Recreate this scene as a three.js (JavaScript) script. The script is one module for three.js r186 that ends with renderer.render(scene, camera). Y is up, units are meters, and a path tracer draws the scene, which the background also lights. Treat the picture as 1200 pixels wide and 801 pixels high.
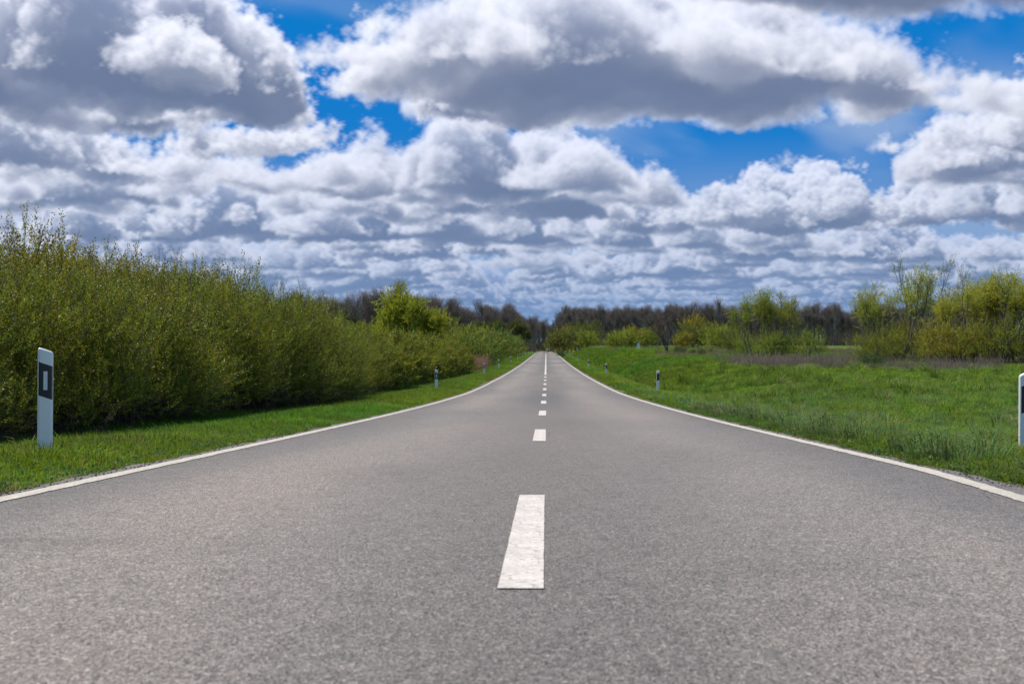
import * as THREE from 'three';
import { mergeGeometries } from 'three/addons/utils/BufferGeometryUtils.js';

// ---------------------------------------------------------------- camera, exposure, sun
const scene = new THREE.Scene();
const camera = new THREE.PerspectiveCamera(26.52, 1024 / 683, 0.1, 30000);
const EYE = 0.68;                                  // metres above the road under the camera
camera.position.set(0, EYE, 0);
camera.rotation.y = 0.02353;                       // the road runs along -z, the lens looks a little to its left
camera.userData.fStop = 6.3; camera.focus = 18;
const renderer = new THREE.WebGLRenderer();
renderer.toneMapping = THREE.LinearToneMapping;
renderer.toneMappingExposure = 1.14;
renderer.shadowMap.enabled = true;
const rad = Math.PI / 180;
const SUN_AZ = -47 * rad, SUN_EL = 59 * rad;       // azimuth from -z, towards +x
const sunDir = new THREE.Vector3(Math.sin(SUN_AZ) * Math.cos(SUN_EL), Math.sin(SUN_EL), -Math.cos(SUN_AZ) * Math.cos(SUN_EL));
const sun = new THREE.DirectionalLight(new THREE.Color(1, 0.93, 0.79), 5.0);
sun.position.copy(sunDir).multiplyScalar(300);
sun.castShadow = true;
sun.shadow.mapSize.set(4096, 4096);
Object.assign(sun.shadow.camera, { left: -120, right: 120, top: 120, bottom: -120, near: 1, far: 900 });
scene.add(sun); scene.add(sun.target);

// ---------------------------------------------------------------- seeded random and noise
let seedState = 12345;
const reseed = (s) => { seedState = s >>> 0; };
function rnd() { seedState = (seedState + 0x6D2B79F5) >>> 0; let t = seedState; t = Math.imul(t ^ (t >>> 15), t | 1); t ^= t + Math.imul(t ^ (t >>> 7), t | 61); return ((t ^ (t >>> 14)) >>> 0) / 4294967296; }
const rr = (a, b) => a + (b - a) * rnd();
const clamp = (x, a = 0, b = 1) => Math.min(b, Math.max(a, x));
const sstep = (a, b, x) => { const t = clamp((x - a) / (b - a)); return t * t * (3 - 2 * t); };
const lerp = (a, b, t) => a + (b - a) * t;
const hash2 = (x, y) => { let h = Math.imul(x | 0, 374761393) + Math.imul(y | 0, 668265263); h = Math.imul(h ^ (h >>> 13), 1274126177); return ((h ^ (h >>> 16)) >>> 0) / 4294967296; };
function vnoise(x, y) { const i = Math.floor(x), j = Math.floor(y), u = x - i, v = y - j, a = u * u * (3 - 2 * u), b = v * v * (3 - 2 * v); return lerp(lerp(hash2(i, j), hash2(i + 1, j), a), lerp(hash2(i, j + 1), hash2(i + 1, j + 1), a), b); }
function fbm(x, y, o = 4) { let s = 0, a = 0.5, n = 0; for (let k = 0; k < o; k++) { s += a * vnoise(x, y); n += a; a *= 0.5; x = x * 2.03 + 17.1; y = y * 2.03 + 9.7; } return s / n; }

// ---------------------------------------------------------------- the sky: cumulus over farmland, marched as a real layer of cloud from 1200 m up
function makeSky() {
  // a tile of billowing noise, 3-D
  const N = 96, billow = new Float32Array(N * N * N);
  const add = (cells, amp, salt) => {
    const pts = new Float32Array(cells * cells * cells * 3);
    reseed(900 + salt); for (let i = 0; i < pts.length; i++) pts[i] = rnd();
    for (let z = 0; z < N; z++) for (let y = 0; y < N; y++) for (let x = 0; x < N; x++) {
      const fx = x / N * cells, fy = y / N * cells, fz = z / N * cells, ix = Math.floor(fx), iy = Math.floor(fy), iz = Math.floor(fz);
      let best = 9;
      for (let c = -1; c <= 1; c++) for (let b = -1; b <= 1; b++) for (let a = -1; a <= 1; a++) {
        const jx = (ix + a + cells) % cells, jy = (iy + b + cells) % cells, jz = (iz + c + cells) % cells, p = 3 * ((jz * cells + jy) * cells + jx);
        const dx = ix + a + pts[p] - fx, dy = iy + b + pts[p + 1] - fy, dz = iz + c + pts[p + 2] - fz, d = dx * dx + dy * dy + dz * dz;
        if (d < best) best = d;
      }
      billow[(z * N + y) * N + x] += amp * (1 - Math.min(1, Math.sqrt(best)));
    }
  };
  add(4, 0.5, 1); add(8, 0.3, 2); add(16, 0.2, 3);
  const tap = (x, y, z) => {            // trilinear, wrapped; x y z in tile units
    x = (x - Math.floor(x)) * N; y = (y - Math.floor(y)) * N; z = (z - Math.floor(z)) * N;
    let i = x | 0, j = y | 0, k = z | 0; const u = x - i, v = y - j, w = z - k;
    i %= N; j %= N; k %= N;
    const i2 = i + 1 === N ? 0 : i + 1, j1 = j * N, j2 = (j + 1 === N ? 0 : j + 1) * N, k1 = k * N * N, k2 = (k + 1 === N ? 0 : k + 1) * N * N;
    const a = billow[k1 + j1 + i], b = billow[k1 + j1 + i2], c = billow[k1 + j2 + i], d = billow[k1 + j2 + i2], e = billow[k2 + j1 + i], f = billow[k2 + j1 + i2], g = billow[k2 + j2 + i], h = billow[k2 + j2 + i2];
    const p = a + (b - a) * u, q = c + (d - c) * u, r = e + (f - e) * u, s = g + (h - g) * u, m = p + (q - p) * v, n = r + (s - r) * v;
    return m + (n - m) * w;
  };
  // a map of cloud domes on a plane round the viewer: how far inside a dome (squared) and how tall it is
  const BASE = 1200, CELL = 160, HALF = 90000, G = Math.floor(2 * HALF / CELL);
  const inside = new Float32Array(G * G).fill(-1), tall = new Float32Array(G * G);
  const dome = (x, z, r, top) => {
    const i0 = Math.max(0, Math.floor((x - r * 1.3 + HALF) / CELL)), i1 = Math.min(G - 1, Math.ceil((x + r * 1.3 + HALF) / CELL)), j0 = Math.max(0, Math.floor((z - r * 1.3 + HALF) / CELL)), j1 = Math.min(G - 1, Math.ceil((z + r * 1.3 + HALF) / CELL));
    for (let j = j0; j <= j1; j++) for (let i = i0; i <= i1; i++) {
      const dx = (i * CELL - HALF - x) / r, dz = (j * CELL - HALF - z) / r, e = 1 - dx * dx - dz * dz, at = j * G + i;
      if (e > -0.7) { const w = Math.sqrt(Math.max(e, 0)) * top; if (e > inside[at]) inside[at] = e; if (w > tall[at]) tall[at] = w; }
    }
  };
  const cluster = (x, z, wide, deep, top, n) => {
    for (let k = 0; k < n; k++) {
      const a = rr(-1, 1), b = rr(-1, 1), edge = Math.min(1, Math.hypot(a, b)), r = Math.min(wide, deep) * rr(0.3, 0.62) * (1.1 - 0.55 * edge);
      dome(x + a * wide, z + b * deep, r, Math.min(top, r * 2.6) * rr(0.62, 1) * (1 - 0.45 * edge));
    }
  };
  // clouds that stand ahead, by compass bearing (degrees from the road, to the right), distance of their base (km), half width, height
  const ahead = [
    // bearing, km, half width, half depth, height, domes
    [-21.5, 7.5, 1000, 800, 1900, 16], [-17.0, 7.6, 950, 900, 1900, 20], [-13.2, 7.7, 480, 600, 1500, 12],
    [-7.6, 6.6, 330, 420, 1300, 10], [-5.0, 6.6, 520, 560, 1700, 12], [-2.6, 6.9, 560, 600, 1700, 12], [0.2, 7.3, 800, 800, 1900, 18], [4.4, 7.3, 1000, 850, 1900, 20], [9.0, 7.5, 1000, 700, 1500, 18], [13.2, 7.8, 420, 420, 560, 8],
    [-12.6, 9.3, 640, 380, 330, 9], [-9.4, 9.0, 300, 300, 280, 5],
    [-20.2, 10.5, 860, 620, 900, 10],
    [-4.6, 11.7, 820, 950, 1700, 18], [-1.4, 11.6, 850, 800, 1200, 15], [1.4, 11.4, 520, 500, 700, 9], [-8.4, 12.0, 700, 800, 900, 11], [0.2, 13.4, 900, 1000, 2100, 14], [-6.4, 13.6, 900, 900, 1500, 12],
    [-14.6, 17.0, 1800, 1000, 1000, 17], [-8.2, 17.2, 2200, 1100, 1150, 20], [-2.4, 17.6, 1500, 900, 1000, 14], [-18.5, 13.4, 1300, 800, 680, 12], [-23.0, 14.2, 900, 700, 800, 8],
    [1.6, 18.0, 1250, 900, 1150, 12], [6.0, 15.8, 1300, 800, 800, 13], [10.4, 15.2, 1400, 800, 850, 14], [14.8, 15.0, 1400, 800, 900, 14], [18.8, 15.2, 1200, 800, 1300, 14],
    [8.2, 21.5, 1500, 800, 1000, 10], [13.0, 22, 1400, 800, 950, 10], [18.8, 11.4, 850, 600, 560, 9], [-11.6, 14.2, 700, 500, 420, 6],
    [-17.2, 11.4, 900, 600, 520, 9], [-13.6, 11.8, 800, 600, 520, 9], [-10.4, 10.6, 420, 400, 330, 6],
    [18.4, 9.5, 640, 520, 600, 9], [15.4, 9.8, 420, 420, 330, 6], [10.0, 10.2, 330, 330, 260, 6], [20.2, 7.8, 330, 330, 620, 6],
  ];
  reseed(77);
  for (const [deg, km, wide, deep, top, n] of ahead) { const a = deg * rad; cluster(Math.sin(a) * km * 1000, -Math.cos(a) * km * 1000, wide, deep, top, n); }
  // the same broken cover goes on all round
  const bandAhead = (x, z) => { const d = Math.hypot(x, z), b = Math.atan2(x, -z) / rad; return b > -27 && b < 25 && d < 21500 - 5500 * rnd(); };
  for (let k = 0; k < 8600; k++) {
    const a = rnd() * 2 * Math.PI, d = Math.sqrt(rnd()) * 88000, x = Math.sin(a) * d, z = -Math.cos(a) * d;
    const big = rnd(), u = rnd(), cover = fbm(x / 9000 + 40, z / 9000 + 7, 3), n = 3 + Math.floor(rnd() * 5), rs = 480 + 1500 * big * big;
    if (bandAhead(x, z) || cover < 0.30 + 0.20 * sstep(17000, 6500, d) || u > 0.9) continue;
    cluster(x, z, rs * 1.5, rs, 220 + 700 * big * big * big + rs * 0.28, n);
  }
  const room = new Float32Array(G * G).fill(-1e9);      // tallest nearby dome, for skipping clear air
  for (let j = 2; j < G - 2; j++) for (let i = 2; i < G - 2; i++) if (inside[j * G + i] > -0.95) for (let b = -2; b <= 2; b++) for (let a = -2; a <= 2; a++) { const q = (j + b) * G + i + a; if (tall[j * G + i] > room[q]) room[q] = tall[j * G + i]; }
  const rough = new Float32Array(G * G); for (let j = 0; j < G; j++) for (let i = 0; i < G; i++) if (inside[j * G + i] > -0.95) rough[j * G + i] = 0.42 + 0.68 * sstep(0.34, 0.62, fbm((i * CELL - HALF) / 2600 + 131.7, (j * CELL - HALF) / 2600 + 90.3 + 0.31 * (i * CELL - HALF) / 2600, 2));
  const L = [sunDir.x, sunDir.y, sunDir.z];
  const density = (x, y, z, fine) => {
    const gx = (x + HALF) / CELL, gz = (z + HALF) / CELL, i = gx | 0, j = gz | 0;
    if (i < 0 || j < 0 || i >= G - 1 || j >= G - 1) return 0;
    const at = j * G + i, u = gx - i, v = gz - j;
    const e = (inside[at] * (1 - u) + inside[at + 1] * u) * (1 - v) + (inside[at + G] * (1 - u) + inside[at + G + 1] * u) * v;
    if (e <= -0.9) return 0;
    const t = (tall[at] * (1 - u) + tall[at + 1] * u) * (1 - v) + (tall[at + G] * (1 - u) + tall[at + G + 1] * u) * v;
    const h = y - BASE; if (h > t + 320) return 0;
    let s = Math.min((t - h) / 420, (e + 0.25) * 1.25, 0.75);     // how deep inside the smooth shape
    const flat = rough[at];                            // some masses are smooth sheets, others boil
    const n = tap(x / 2600, y / 2200, z / 2600), under = tap(x / 3900 + 0.13, 0.37, z / 3900 + 0.5);
    s = Math.min(s, (h + 10 - 260 * (under - 0.42)) / 150);
    let d = s + (n - 0.5) * (0.75 + 1.0 * flat);
    if (d <= -0.25) return 0;
    if (fine) d += (tap(x / 370 + 0.3, y / 350, z / 370 + 0.7) - 0.5) * (0.45 + 0.55 * flat);
    return d <= 0 ? 0 : Math.min(1, d * (1.2 + 1.9 * flat));
  };
  const shade = (x, y, z) => {          // how much sunlight reaches a point in a cloud
    let sum = 0, at = 0, step = 40;
    for (let k = 0; k < 8; k++) { at += step; sum += step * density(x + L[0] * at, y + L[1] * at, z + L[2] * at, k < 2); step *= 1.55; if (sum > 1500) break; }
    return sum;
  };
  const air = (el, az) => {             // clear air: deep blue overhead, pale towards the horizon
    const t = Math.pow(clamp(1 - el / 1.45), 1), low = Math.exp(-el / 0.04), mid = Math.exp(-el / 0.45);
    const up = sstep(0.22, 0.9, el); return [0.004 + 0.30 * low + 0.09 * up, 0.20 + 0.02 * mid + 0.26 * low + 0.08 * up, 0.61 + 0.05 * mid + 0.20 * low].map((c) => c * (0.9 + 0.1 * t));
  };
  const out = [0, 0, 0];
  const ray = (az, el, jitter) => {
    const cy = Math.sin(el), ch = Math.cos(el), dx = Math.sin(az) * ch, dz = -Math.cos(az) * ch;
    const bg = air(el, az);
    // thin high streaks
    const hx = dx / (cy + 0.04), hz = dz / (cy + 0.04), ci = fbm(hx * 1.1 + hz * 0.35 + 3, hz * 0.4 + 20, 5), veil = sstep(0.5, 0.76, ci) * 0.42 * sstep(0.75, 0.2, el);
    for (let c = 0; c < 3; c++) bg[c] = lerp(bg[c], [0.62, 0.70, 0.82][c], veil);
    const bank = sstep(0.145, 0.065, el) * (0.66 + 0.34 * fbm(az * 5 + 11, el * 60, 3));   // distant thin cloud and haze low down
    for (let c = 0; c < 3; c++) bg[c] = lerp(bg[c], [0.30, 0.44, 0.68][c], bank);
    let T = 1, r = 0, g = 0, b = 0;
    const t1 = Math.min((BASE + 2100) / Math.max(cy, 1e-3), 88000);
    let t = (BASE - 160) / Math.max(cy, 1e-3);
    const mu = dx * L[0] + cy * L[1] + dz * L[2], phase = 0.72 + 0.5 * Math.pow(Math.max(0, mu), 3) + 0.4 * Math.max(0, -mu);
    t += jitter * 60;
    while (t < t1 && T > 0.02) {
      const x = dx * t, y = cy * t, z = dz * t, gi = ((z + HALF) / CELL | 0) * G + ((x + HALF) / CELL | 0), step = 18 + t * 0.0024;
      if (!(y - BASE < room[gi] + 420)) { t += Math.max(150, step * 1.5); continue; }
      const d = density(x, y, z, true);
      if (d > 0.01) {
        const tau = d * step * 0.02, a = 1 - Math.exp(-tau), deep = shade(x, y, z);
        const lit = (Math.exp(-deep * 0.0125) * 2.05 + Math.exp(-deep * 0.0026) * 0.21) * phase, h = clamp((y - BASE) / 900);
        const far = 1 - Math.exp(-t / 31000), w = T * a;
        const amb = 0.162 + 0.17 * h;
        const cr = lit * 0.605 + amb * 0.82, cg = lit * 0.585 + amb * 1.0, cb = lit * 0.565 + amb * 1.58;
        r += w * lerp(cr, 0.19, far); g += w * lerp(cg, 0.33, far); b += w * lerp(cb, 0.60, far);
        T *= 1 - a;
      }
      t += step;
    }
    out[0] = (r + T * bg[0]) * 0.82; out[1] = (g + T * bg[1]) * 0.82; out[2] = (b + T * bg[2]) * 0.83;
  };
  const W = 4096, H = 4096, data = new Float32Array(W * H * 4), zero = H / 2;
  const az = (c) => { const a = ((c + 0.5) / W - 0.5) * 2 * Math.PI; return Math.atan2(Math.cos(a), -Math.sin(a)); };   // column -> bearing from -z
  const elev = (k) => (k + 0.5 - zero) / H * Math.PI;
  const put = (c, k, p, o) => { const q = 4 * (k * W + c); data[q] = p[o]; data[q + 1] = p[o + 1]; data[q + 2] = p[o + 2]; data[q + 3] = 1; };
  // coarse over the whole hemisphere, then every texel of the part that a lens of this length can resolve
  const SX = 8, SY = 8, cw = W / SX, chh = Math.ceil((H - zero) / SY) + 1, coarse = new Float32Array(cw * chh * 3);
  for (let j = 0; j < chh; j++) for (let i = 0; i < cw; i++) {
    ray(az((i + 0.5) * SX - 0.5), Math.min(elev(zero + j * SY), Math.PI / 2 - 0.001), hash2(i, j)); coarse.set(out, 3 * (j * cw + i));
  }
  for (let k = zero; k < H; k++) {
    const fy = (k - zero) / SY, j = Math.min(fy | 0, chh - 2), v = fy - j;
    for (let c = 0; c < W; c++) {
      const fx = (c + 0.5) / SX - 0.5, i0 = Math.floor(fx), u = fx - i0, i = (i0 + cw) % cw, i2 = (i + 1) % cw, q = 4 * (k * W + c);
      for (let m = 0; m < 3; m++) data[q + m] = lerp(lerp(coarse[3 * (j * cw + i) + m], coarse[3 * (j * cw + i2) + m], u), lerp(coarse[3 * ((j + 1) * cw + i) + m], coarse[3 * ((j + 1) * cw + i2) + m], u), v);
      data[q + 3] = 1;
    }
  }
  const span = 27 * rad, topEl = 15.5 * rad, mid = -0.02353;
  for (let c = 0; c < W; c++) {
    const a = az(c); if (Math.abs(a - mid) > span) continue;
    const side = sstep(span, span - 0.06, Math.abs(a - mid));
    for (let k = zero; elev(k) < topEl; k++) {
      ray(a, Math.max(elev(k), 0.002), hash2(c, k)); const w = side * sstep(topEl, topEl - 0.03, elev(k)), q = 4 * (k * W + c);
      for (let m = 0; m < 3; m++) data[q + m] = lerp(data[q + m], out[m], w);
    }
  }
  for (let k = 0; k < zero; k++) for (let c = 0; c < W; c++) { const q = 4 * (k * W + c); data[q] = 0.16; data[q + 1] = 0.19; data[q + 2] = 0.16; data[q + 3] = 1; }
  // columns are twice as far apart as rows: give the edges across them the same crispness
  for (let k = zero; elev(k) < 0.5; k++) {
    let before = [0, 1, 2].map((m) => data[4 * (k * W + W - 1) + m]);
    for (let c = 0; c < W - 1; c++) { const q = 4 * (k * W + c); for (let m = 0; m < 3; m++) { const v = data[q + m]; data[q + m] = clamp(v + 0.45 * (v - (before[m] + data[q + 4 + m]) / 2), v * 0.75, v * 1.25); before[m] = v; } }
  }
  const tex = new THREE.DataTexture(data, W, H, THREE.RGBAFormat, THREE.FloatType);
  tex.mapping = THREE.EquirectangularReflectionMapping; tex.magFilter = THREE.LinearFilter; tex.minFilter = THREE.LinearFilter; tex.needsUpdate = true;
  return tex;
}
const skyTex = makeSky();
scene.background = skyTex; scene.environment = skyTex;

// ---------------------------------------------------------------- helpers
const V = (x, y, z) => new THREE.Vector3(x, y, z);
const taken = new Map();
const numbered = (n) => { const k = taken.get(n) ?? 0; taken.set(n, k + 1); return k ? n + '_' + String(k).padStart(3, '0') : n; };
function shadowed(o) { o.traverse((m) => { if (m.isMesh) { m.castShadow = true; m.receiveShadow = true; } }); return o; }
function tag(o, label, category, group, kind) { if (label) o.userData.label = label; if (category) o.userData.category = category; if (group) o.userData.group = group; if (kind) o.userData.kind = kind; return o; }
function thing(name, label, category, [x, y, z], turn = 0, group) { const o = new THREE.Group(); o.name = numbered(name); o.position.set(x, y, z); o.rotation.y = turn; tag(o, label, category, group); scene.add(o); return o; }
function part(name, geo, mat, parent, kind) { const m = new THREE.Mesh(geo, mat); m.name = name; m.castShadow = m.receiveShadow = true; if (kind) m.userData.kind = kind; parent.add(m); return m; }
function copyThing(root, [x, y, z], turn, scale, label, group) { const r = root.clone(); r.name = numbered(root.name.replace(/_\d{3}$/, '')); r.userData = { ...root.userData }; r.position.set(x, y, z); r.rotation.set(0, turn, 0); if (Array.isArray(scale)) r.scale.set(...scale); else r.scale.setScalar(scale ?? 1); if (label) r.userData.label = label; if (group) r.userData.group = group; scene.add(r); return r; }
const D4 = new THREE.Object3D(), UPV = V(0, 1, 0), Q = new THREE.Quaternion();
function scatter(name, geo, mat, list, parent, kind = 'stuff') {      // list of [position, quaternion, scale (number or [x, y, z]), colour or null]
  const m = new THREE.InstancedMesh(geo, mat, list.length); m.name = name; m.userData.kind = kind; m.castShadow = m.receiveShadow = true;
  const c = new THREE.Color();
  list.forEach(([p, q, s, col], i) => { D4.position.copy(p); D4.quaternion.copy(q); if (Array.isArray(s)) D4.scale.set(...s); else D4.scale.setScalar(s); D4.updateMatrix(); m.setMatrixAt(i, D4.matrix); if (col) m.setColorAt(i, c.setRGB(...col)); });
  parent.add(m); return m;
}
const turned = (yaw, tilt, dirYaw) => new THREE.Quaternion().setFromAxisAngle(V(Math.cos(dirYaw), 0, Math.sin(dirYaw)), tilt).multiply(new THREE.Quaternion().setFromAxisAngle(UPV, yaw));
const along = (dir, roll) => new THREE.Quaternion().setFromUnitVectors(UPV, dir).multiply(new THREE.Quaternion().setFromAxisAngle(UPV, roll));

// ---------------------------------------------------------------- terrain
const dropTable = [[-80, -1.2], [0, 0.68], [5, 0.822], [10, 0.965], [20, 1.235], [30, 1.49], [40, 1.72], [50, 1.92], [60, 2.09], [70, 2.21], [80, 2.30], [90, 2.39], [100, 2.47], [130, 2.66], [160, 2.79], [200, 2.93], [300, 3.15], [400, 3.35], [600, 4.25], [800, 5.3], [1200, 7.4], [1600, 8], [6000, 8.0]];
function roadY(d) {
  let k = 1; while (k < dropTable.length - 2 && dropTable[k + 1][0] < d) k++;
  if (d < 0) k = 0;
  const [x1, y1] = dropTable[k], [x2, y2] = dropTable[k + 1], [x0, y0] = dropTable[Math.max(0, k - 1)], [x3, y3] = dropTable[Math.min(dropTable.length - 1, k + 2)];
  const m1 = k > 0 ? (y2 - y0) / (x2 - x0) : (y2 - y1) / (x2 - x1), m2 = x3 > x2 ? (y3 - y1) / (x3 - x1) : 0, h = x2 - x1, t = clamp((d - x1) / h), t2 = t * t, t3 = t2 * t;
  return EYE - ((2 * t3 - 3 * t2 + 1) * y1 + (t3 - 2 * t2 + t) * h * m1 + (-2 * t3 + 3 * t2) * y2 + (t3 - t2) * h * m2);
}
const LEFT = -3.36, RIGHT = 3.14;                     // edges of the asphalt
const FIELD = EYE - 1.75;
function groundY(x, z) {
  const d = -z, r = roadY(d);
  const bumps = (fbm(x * 0.35 + 50, z * 0.35, 3) - 0.5);
  if (x < LEFT) { const s = LEFT - x; return r - 0.035 - 0.34 * sstep(0.4, 4.6, s) + bumps * 0.16 * sstep(0.3, 2, s); }
  if (x > RIGHT) {
    const s = x - RIGHT, shoulder = r - 0.035 - 0.17 * sstep(0.3, 2.6, s), f = FIELD + (fbm(x * 0.03 + 9, z * 0.03 + 4, 2) - 0.5) * 0.5 * sstep(8, 20, s) + 0.45 * Math.exp(-(((x - 14) / 7) ** 2 + ((z + 232) / 40) ** 2));
    const ditch = 0.55 * Math.exp(-(((s - 3.6) / 1.1) ** 2)) * sstep(45, 95, d);
    return lerp(shoulder, f, sstep(2.6, 9.5, s)) - ditch + bumps * 0.2 * sstep(0.3, 2, s);
  }
  return r - 0.07;
}
{
  const xs = [], zs = [];
  for (let x = -3000; x < -60; x = x < -200 ? x * 0.66 : x + 14) xs.push(x);
  for (let x = -60; x < -20; x += 2) xs.push(x);
  for (let x = -20; x < LEFT - 0.05; x += 0.3) xs.push(x);
  xs.push(LEFT - 0.001, LEFT + 0.04, -1, 1, RIGHT - 0.04, RIGHT + 0.001);
  for (let x = RIGHT + 0.25; x < 24; x += 0.3) xs.push(x);
  for (let x = 24; x < 90; x += 1.8) xs.push(x);
  for (let x = 90; x < 3100; x *= 1.35) xs.push(x);
  for (let d = -70; d < 0; d += 5) zs.push(-d);
  for (let d = 0; d < 60; d += 0.4) zs.push(-d);
  for (let d = 60; d < 220; d += 2) zs.push(-d);
  for (let d = 220; d < 5000; d *= 1.07) zs.push(-d);
  const pos = [], col = [], idx = [];
  for (const z of zs) for (const x of xs) {
    pos.push(x, groundY(x, z), z);
    const n = fbm(x * 1.7, z * 1.7, 4), m = fbm(x * 0.09 + 3, z * 0.09 + 8, 3), e = Math.min(Math.abs(x - LEFT), Math.abs(x - RIGHT)), soil = sstep(0.55, 0.05, e + (n - 0.5) * 0.5), inDitch = x > 0 ? Math.exp(-(((x - RIGHT - 3.6) / 0.9) ** 2)) * sstep(60, 100, -z) : 0;
    let c = [lerp(0.06, 0.10, n), lerp(0.09, 0.15, n), lerp(0.014, 0.024, n)];
    c = c.map((q, i) => lerp(q, [0.10, 0.115, 0.035][i], sstep(0.5, 0.75, m) * 0.6));
    c = c.map((q, i) => lerp(q, [0.13, 0.10, 0.07][i] * (0.6 + 0.8 * n), Math.max(soil, 0.85 * inDitch * sstep(0.3, 0.5, n))));
    col.push(...c);
  }
  const w = xs.length;
  for (let j = 0; j < zs.length - 1; j++) for (let i = 0; i < w - 1; i++) { const a = j * w + i; idx.push(a, a + 1, a + w, a + 1, a + w + 1, a + w); }
  const g = new THREE.BufferGeometry();
  g.setAttribute('position', new THREE.Float32BufferAttribute(pos, 3)); g.setAttribute('color', new THREE.Float32BufferAttribute(col, 3)); g.setIndex(idx); g.computeVertexNormals();
  const m = part('ground', g, new THREE.MeshPhysicalMaterial({ vertexColors: true, roughness: 1, specularIntensity: 0.1 }), scene, 'structure');
}

// ---------------------------------------------------------------- road
function asphaltMaps() {
  const S = 1536, col = new Uint8Array(S * S * 4), bump = new Uint8Array(S * S * 4), cell = 128;   // 3 m to a side, stones of about 7 mm and 2 cm
  const wrapN = (x, y, f, salt) => { const i = Math.floor(x * f), j = Math.floor(y * f), u = x * f - i, v = y * f - j, a = u * u * (3 - 2 * u), b = v * v * (3 - 2 * v), h = (p, q) => hash2(((p % f) + f) % f + salt, ((q % f) + f) % f + salt * 7); return lerp(lerp(h(i, j), h(i + 1, j), a), lerp(h(i, j + 1), h(i + 1, j + 1), a), b); };
  for (let y = 0; y < S; y++) for (let x = 0; x < S; x++) {
    const u = x / S, v = y / S, a = wrapN(u, v, 420, 11), b = wrapN(u, v, 170, 23), c = wrapN(u, v, 48, 37), d = wrapN(u, v, 9, 51), e = hash2(x, y);
    let t = 0.412 + 0.27 * (a - 0.5) + 0.15 * (b - 0.5) + 0.04 * (c - 0.5) + 0.02 * (d - 0.5) + 0.12 * (e - 0.5);
    if (a > 0.83) t += 0.10; if (a < 0.16) t -= 0.13;
    const warm = (wrapN(u, v, 300, 77) - 0.5) * 0.035, q = 4 * (y * S + x), k = clamp(t, 0.04, 1) * 255;
    const sr = (lin) => lin;
    col[q] = sr(k * (1.055 + warm)); col[q + 1] = sr(k * 0.985); col[q + 2] = sr(k * (0.945 - warm)); col[q + 3] = 255;
    bump[q] = bump[q + 1] = bump[q + 2] = clamp(0.5 + 0.6 * (a - 0.5) + 0.4 * (b - 0.5)) * 255; bump[q + 3] = 255;
  }
  return [col, bump].map((dta, i) => { const t = new THREE.DataTexture(dta, S, S); t.wrapS = t.wrapT = THREE.RepeatWrapping; t.magFilter = THREE.LinearFilter; t.minFilter = THREE.LinearMipmapLinearFilter; t.generateMipmaps = true; if (!i) t.colorSpace = THREE.SRGBColorSpace; t.needsUpdate = true; return t; });
}
const [asphaltColor, asphaltBump] = asphaltMaps();
const ragged = (z, k) => 0.05 * (fbm(z * 1.3 + k * 40, k * 3.1, 4) - 0.5) + 0.035 * (fbm(z * 6 + k * 90, k, 2) - 0.5);
let road;
{
  const zs = []; for (let d = -70; d < 0; d += 3) zs.push(-d); for (let d = 0; d < 40; d += 0.25) zs.push(-d); for (let d = 40; d < 200; d += 1) zs.push(-d); for (let d = 200; d < 1055; d *= 1.04) zs.push(-d);
  const n = 40, pos = [], uv = [], col = [], idx = [];
  for (const z of zs) for (let i = 0; i <= n; i++) {
    const l = LEFT + 3 * ragged(z, 1), r = RIGHT + 3 * ragged(z, 2), x = lerp(l, r, i / n);
    pos.push(x, roadY(-z), z); uv.push(x / 1.7, z / 2.9);
    // worn wheel paths are paler and a little pinker than the strip between them; old laying lanes run lengthwise
    const path = (c, w) => Math.exp(-(((x - c) / w) ** 2));
    const wheel = path(-2.35, 0.5) + path(-0.85, 0.42) + path(0.8, 0.42) + path(2.25, 0.5);
    let v; const p = fbm(x * 0.9 + 20, z * 0.10, 4) - 0.5, p2 = fbm(x * 2.1, z * 0.6 + 7, 3) - 0.5, lane = path(-1.75, 0.75) + path(1.65, 0.75); v = 0.79 + 0.06 * wheel + 0.36 * lane + 0.42 * p + 0.06 * p2;
    const stain = (cx, cz, rx, rz, k) => k * Math.exp(-(((x - cx) / rx) ** 2 + ((z + cz) / rz) ** 2)) * (0.4 + 1.2 * fbm(x * 5, z * 9, 3));   // oil and rubber
    v *= 1 - Math.min(0.35, stain(-2.4, 6.15, 0.7, 0.22, 0.3) + stain(0.9, 5.3, 0.25, 0.2, 0.16) + stain(-1.2, 11, 0.5, 1.2, 0.12) + stain(1.3, 14, 0.4, 2, 0.12) + stain(0.5, 24, 0.5, 3, 0.14) + stain(-1.9, 31, 0.5, 3, 0.14));
    col.push(v * (1.0 + 0.10 * p + 0.012 * lane), v, v * (1.0 - 0.035 * lane - 0.10 * p));
  }
  for (let j = 0; j < zs.length - 1; j++) for (let i = 0; i < n; i++) { const a = j * (n + 1) + i, b = a + n + 1; idx.push(a, a + 1, b, a + 1, b + 1, b); }
  const g = new THREE.BufferGeometry();
  g.setAttribute('position', new THREE.Float32BufferAttribute(pos, 3)); g.setAttribute('uv', new THREE.Float32BufferAttribute(uv, 2)); g.setAttribute('color', new THREE.Float32BufferAttribute(col, 3)); g.setIndex(idx); g.computeVertexNormals();
  road = part('road', g, new THREE.MeshStandardMaterial({ map: asphaltColor, bumpMap: asphaltBump, bumpScale: 0.006, vertexColors: true, roughness: 0.86 }), scene, 'structure');
}
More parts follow.
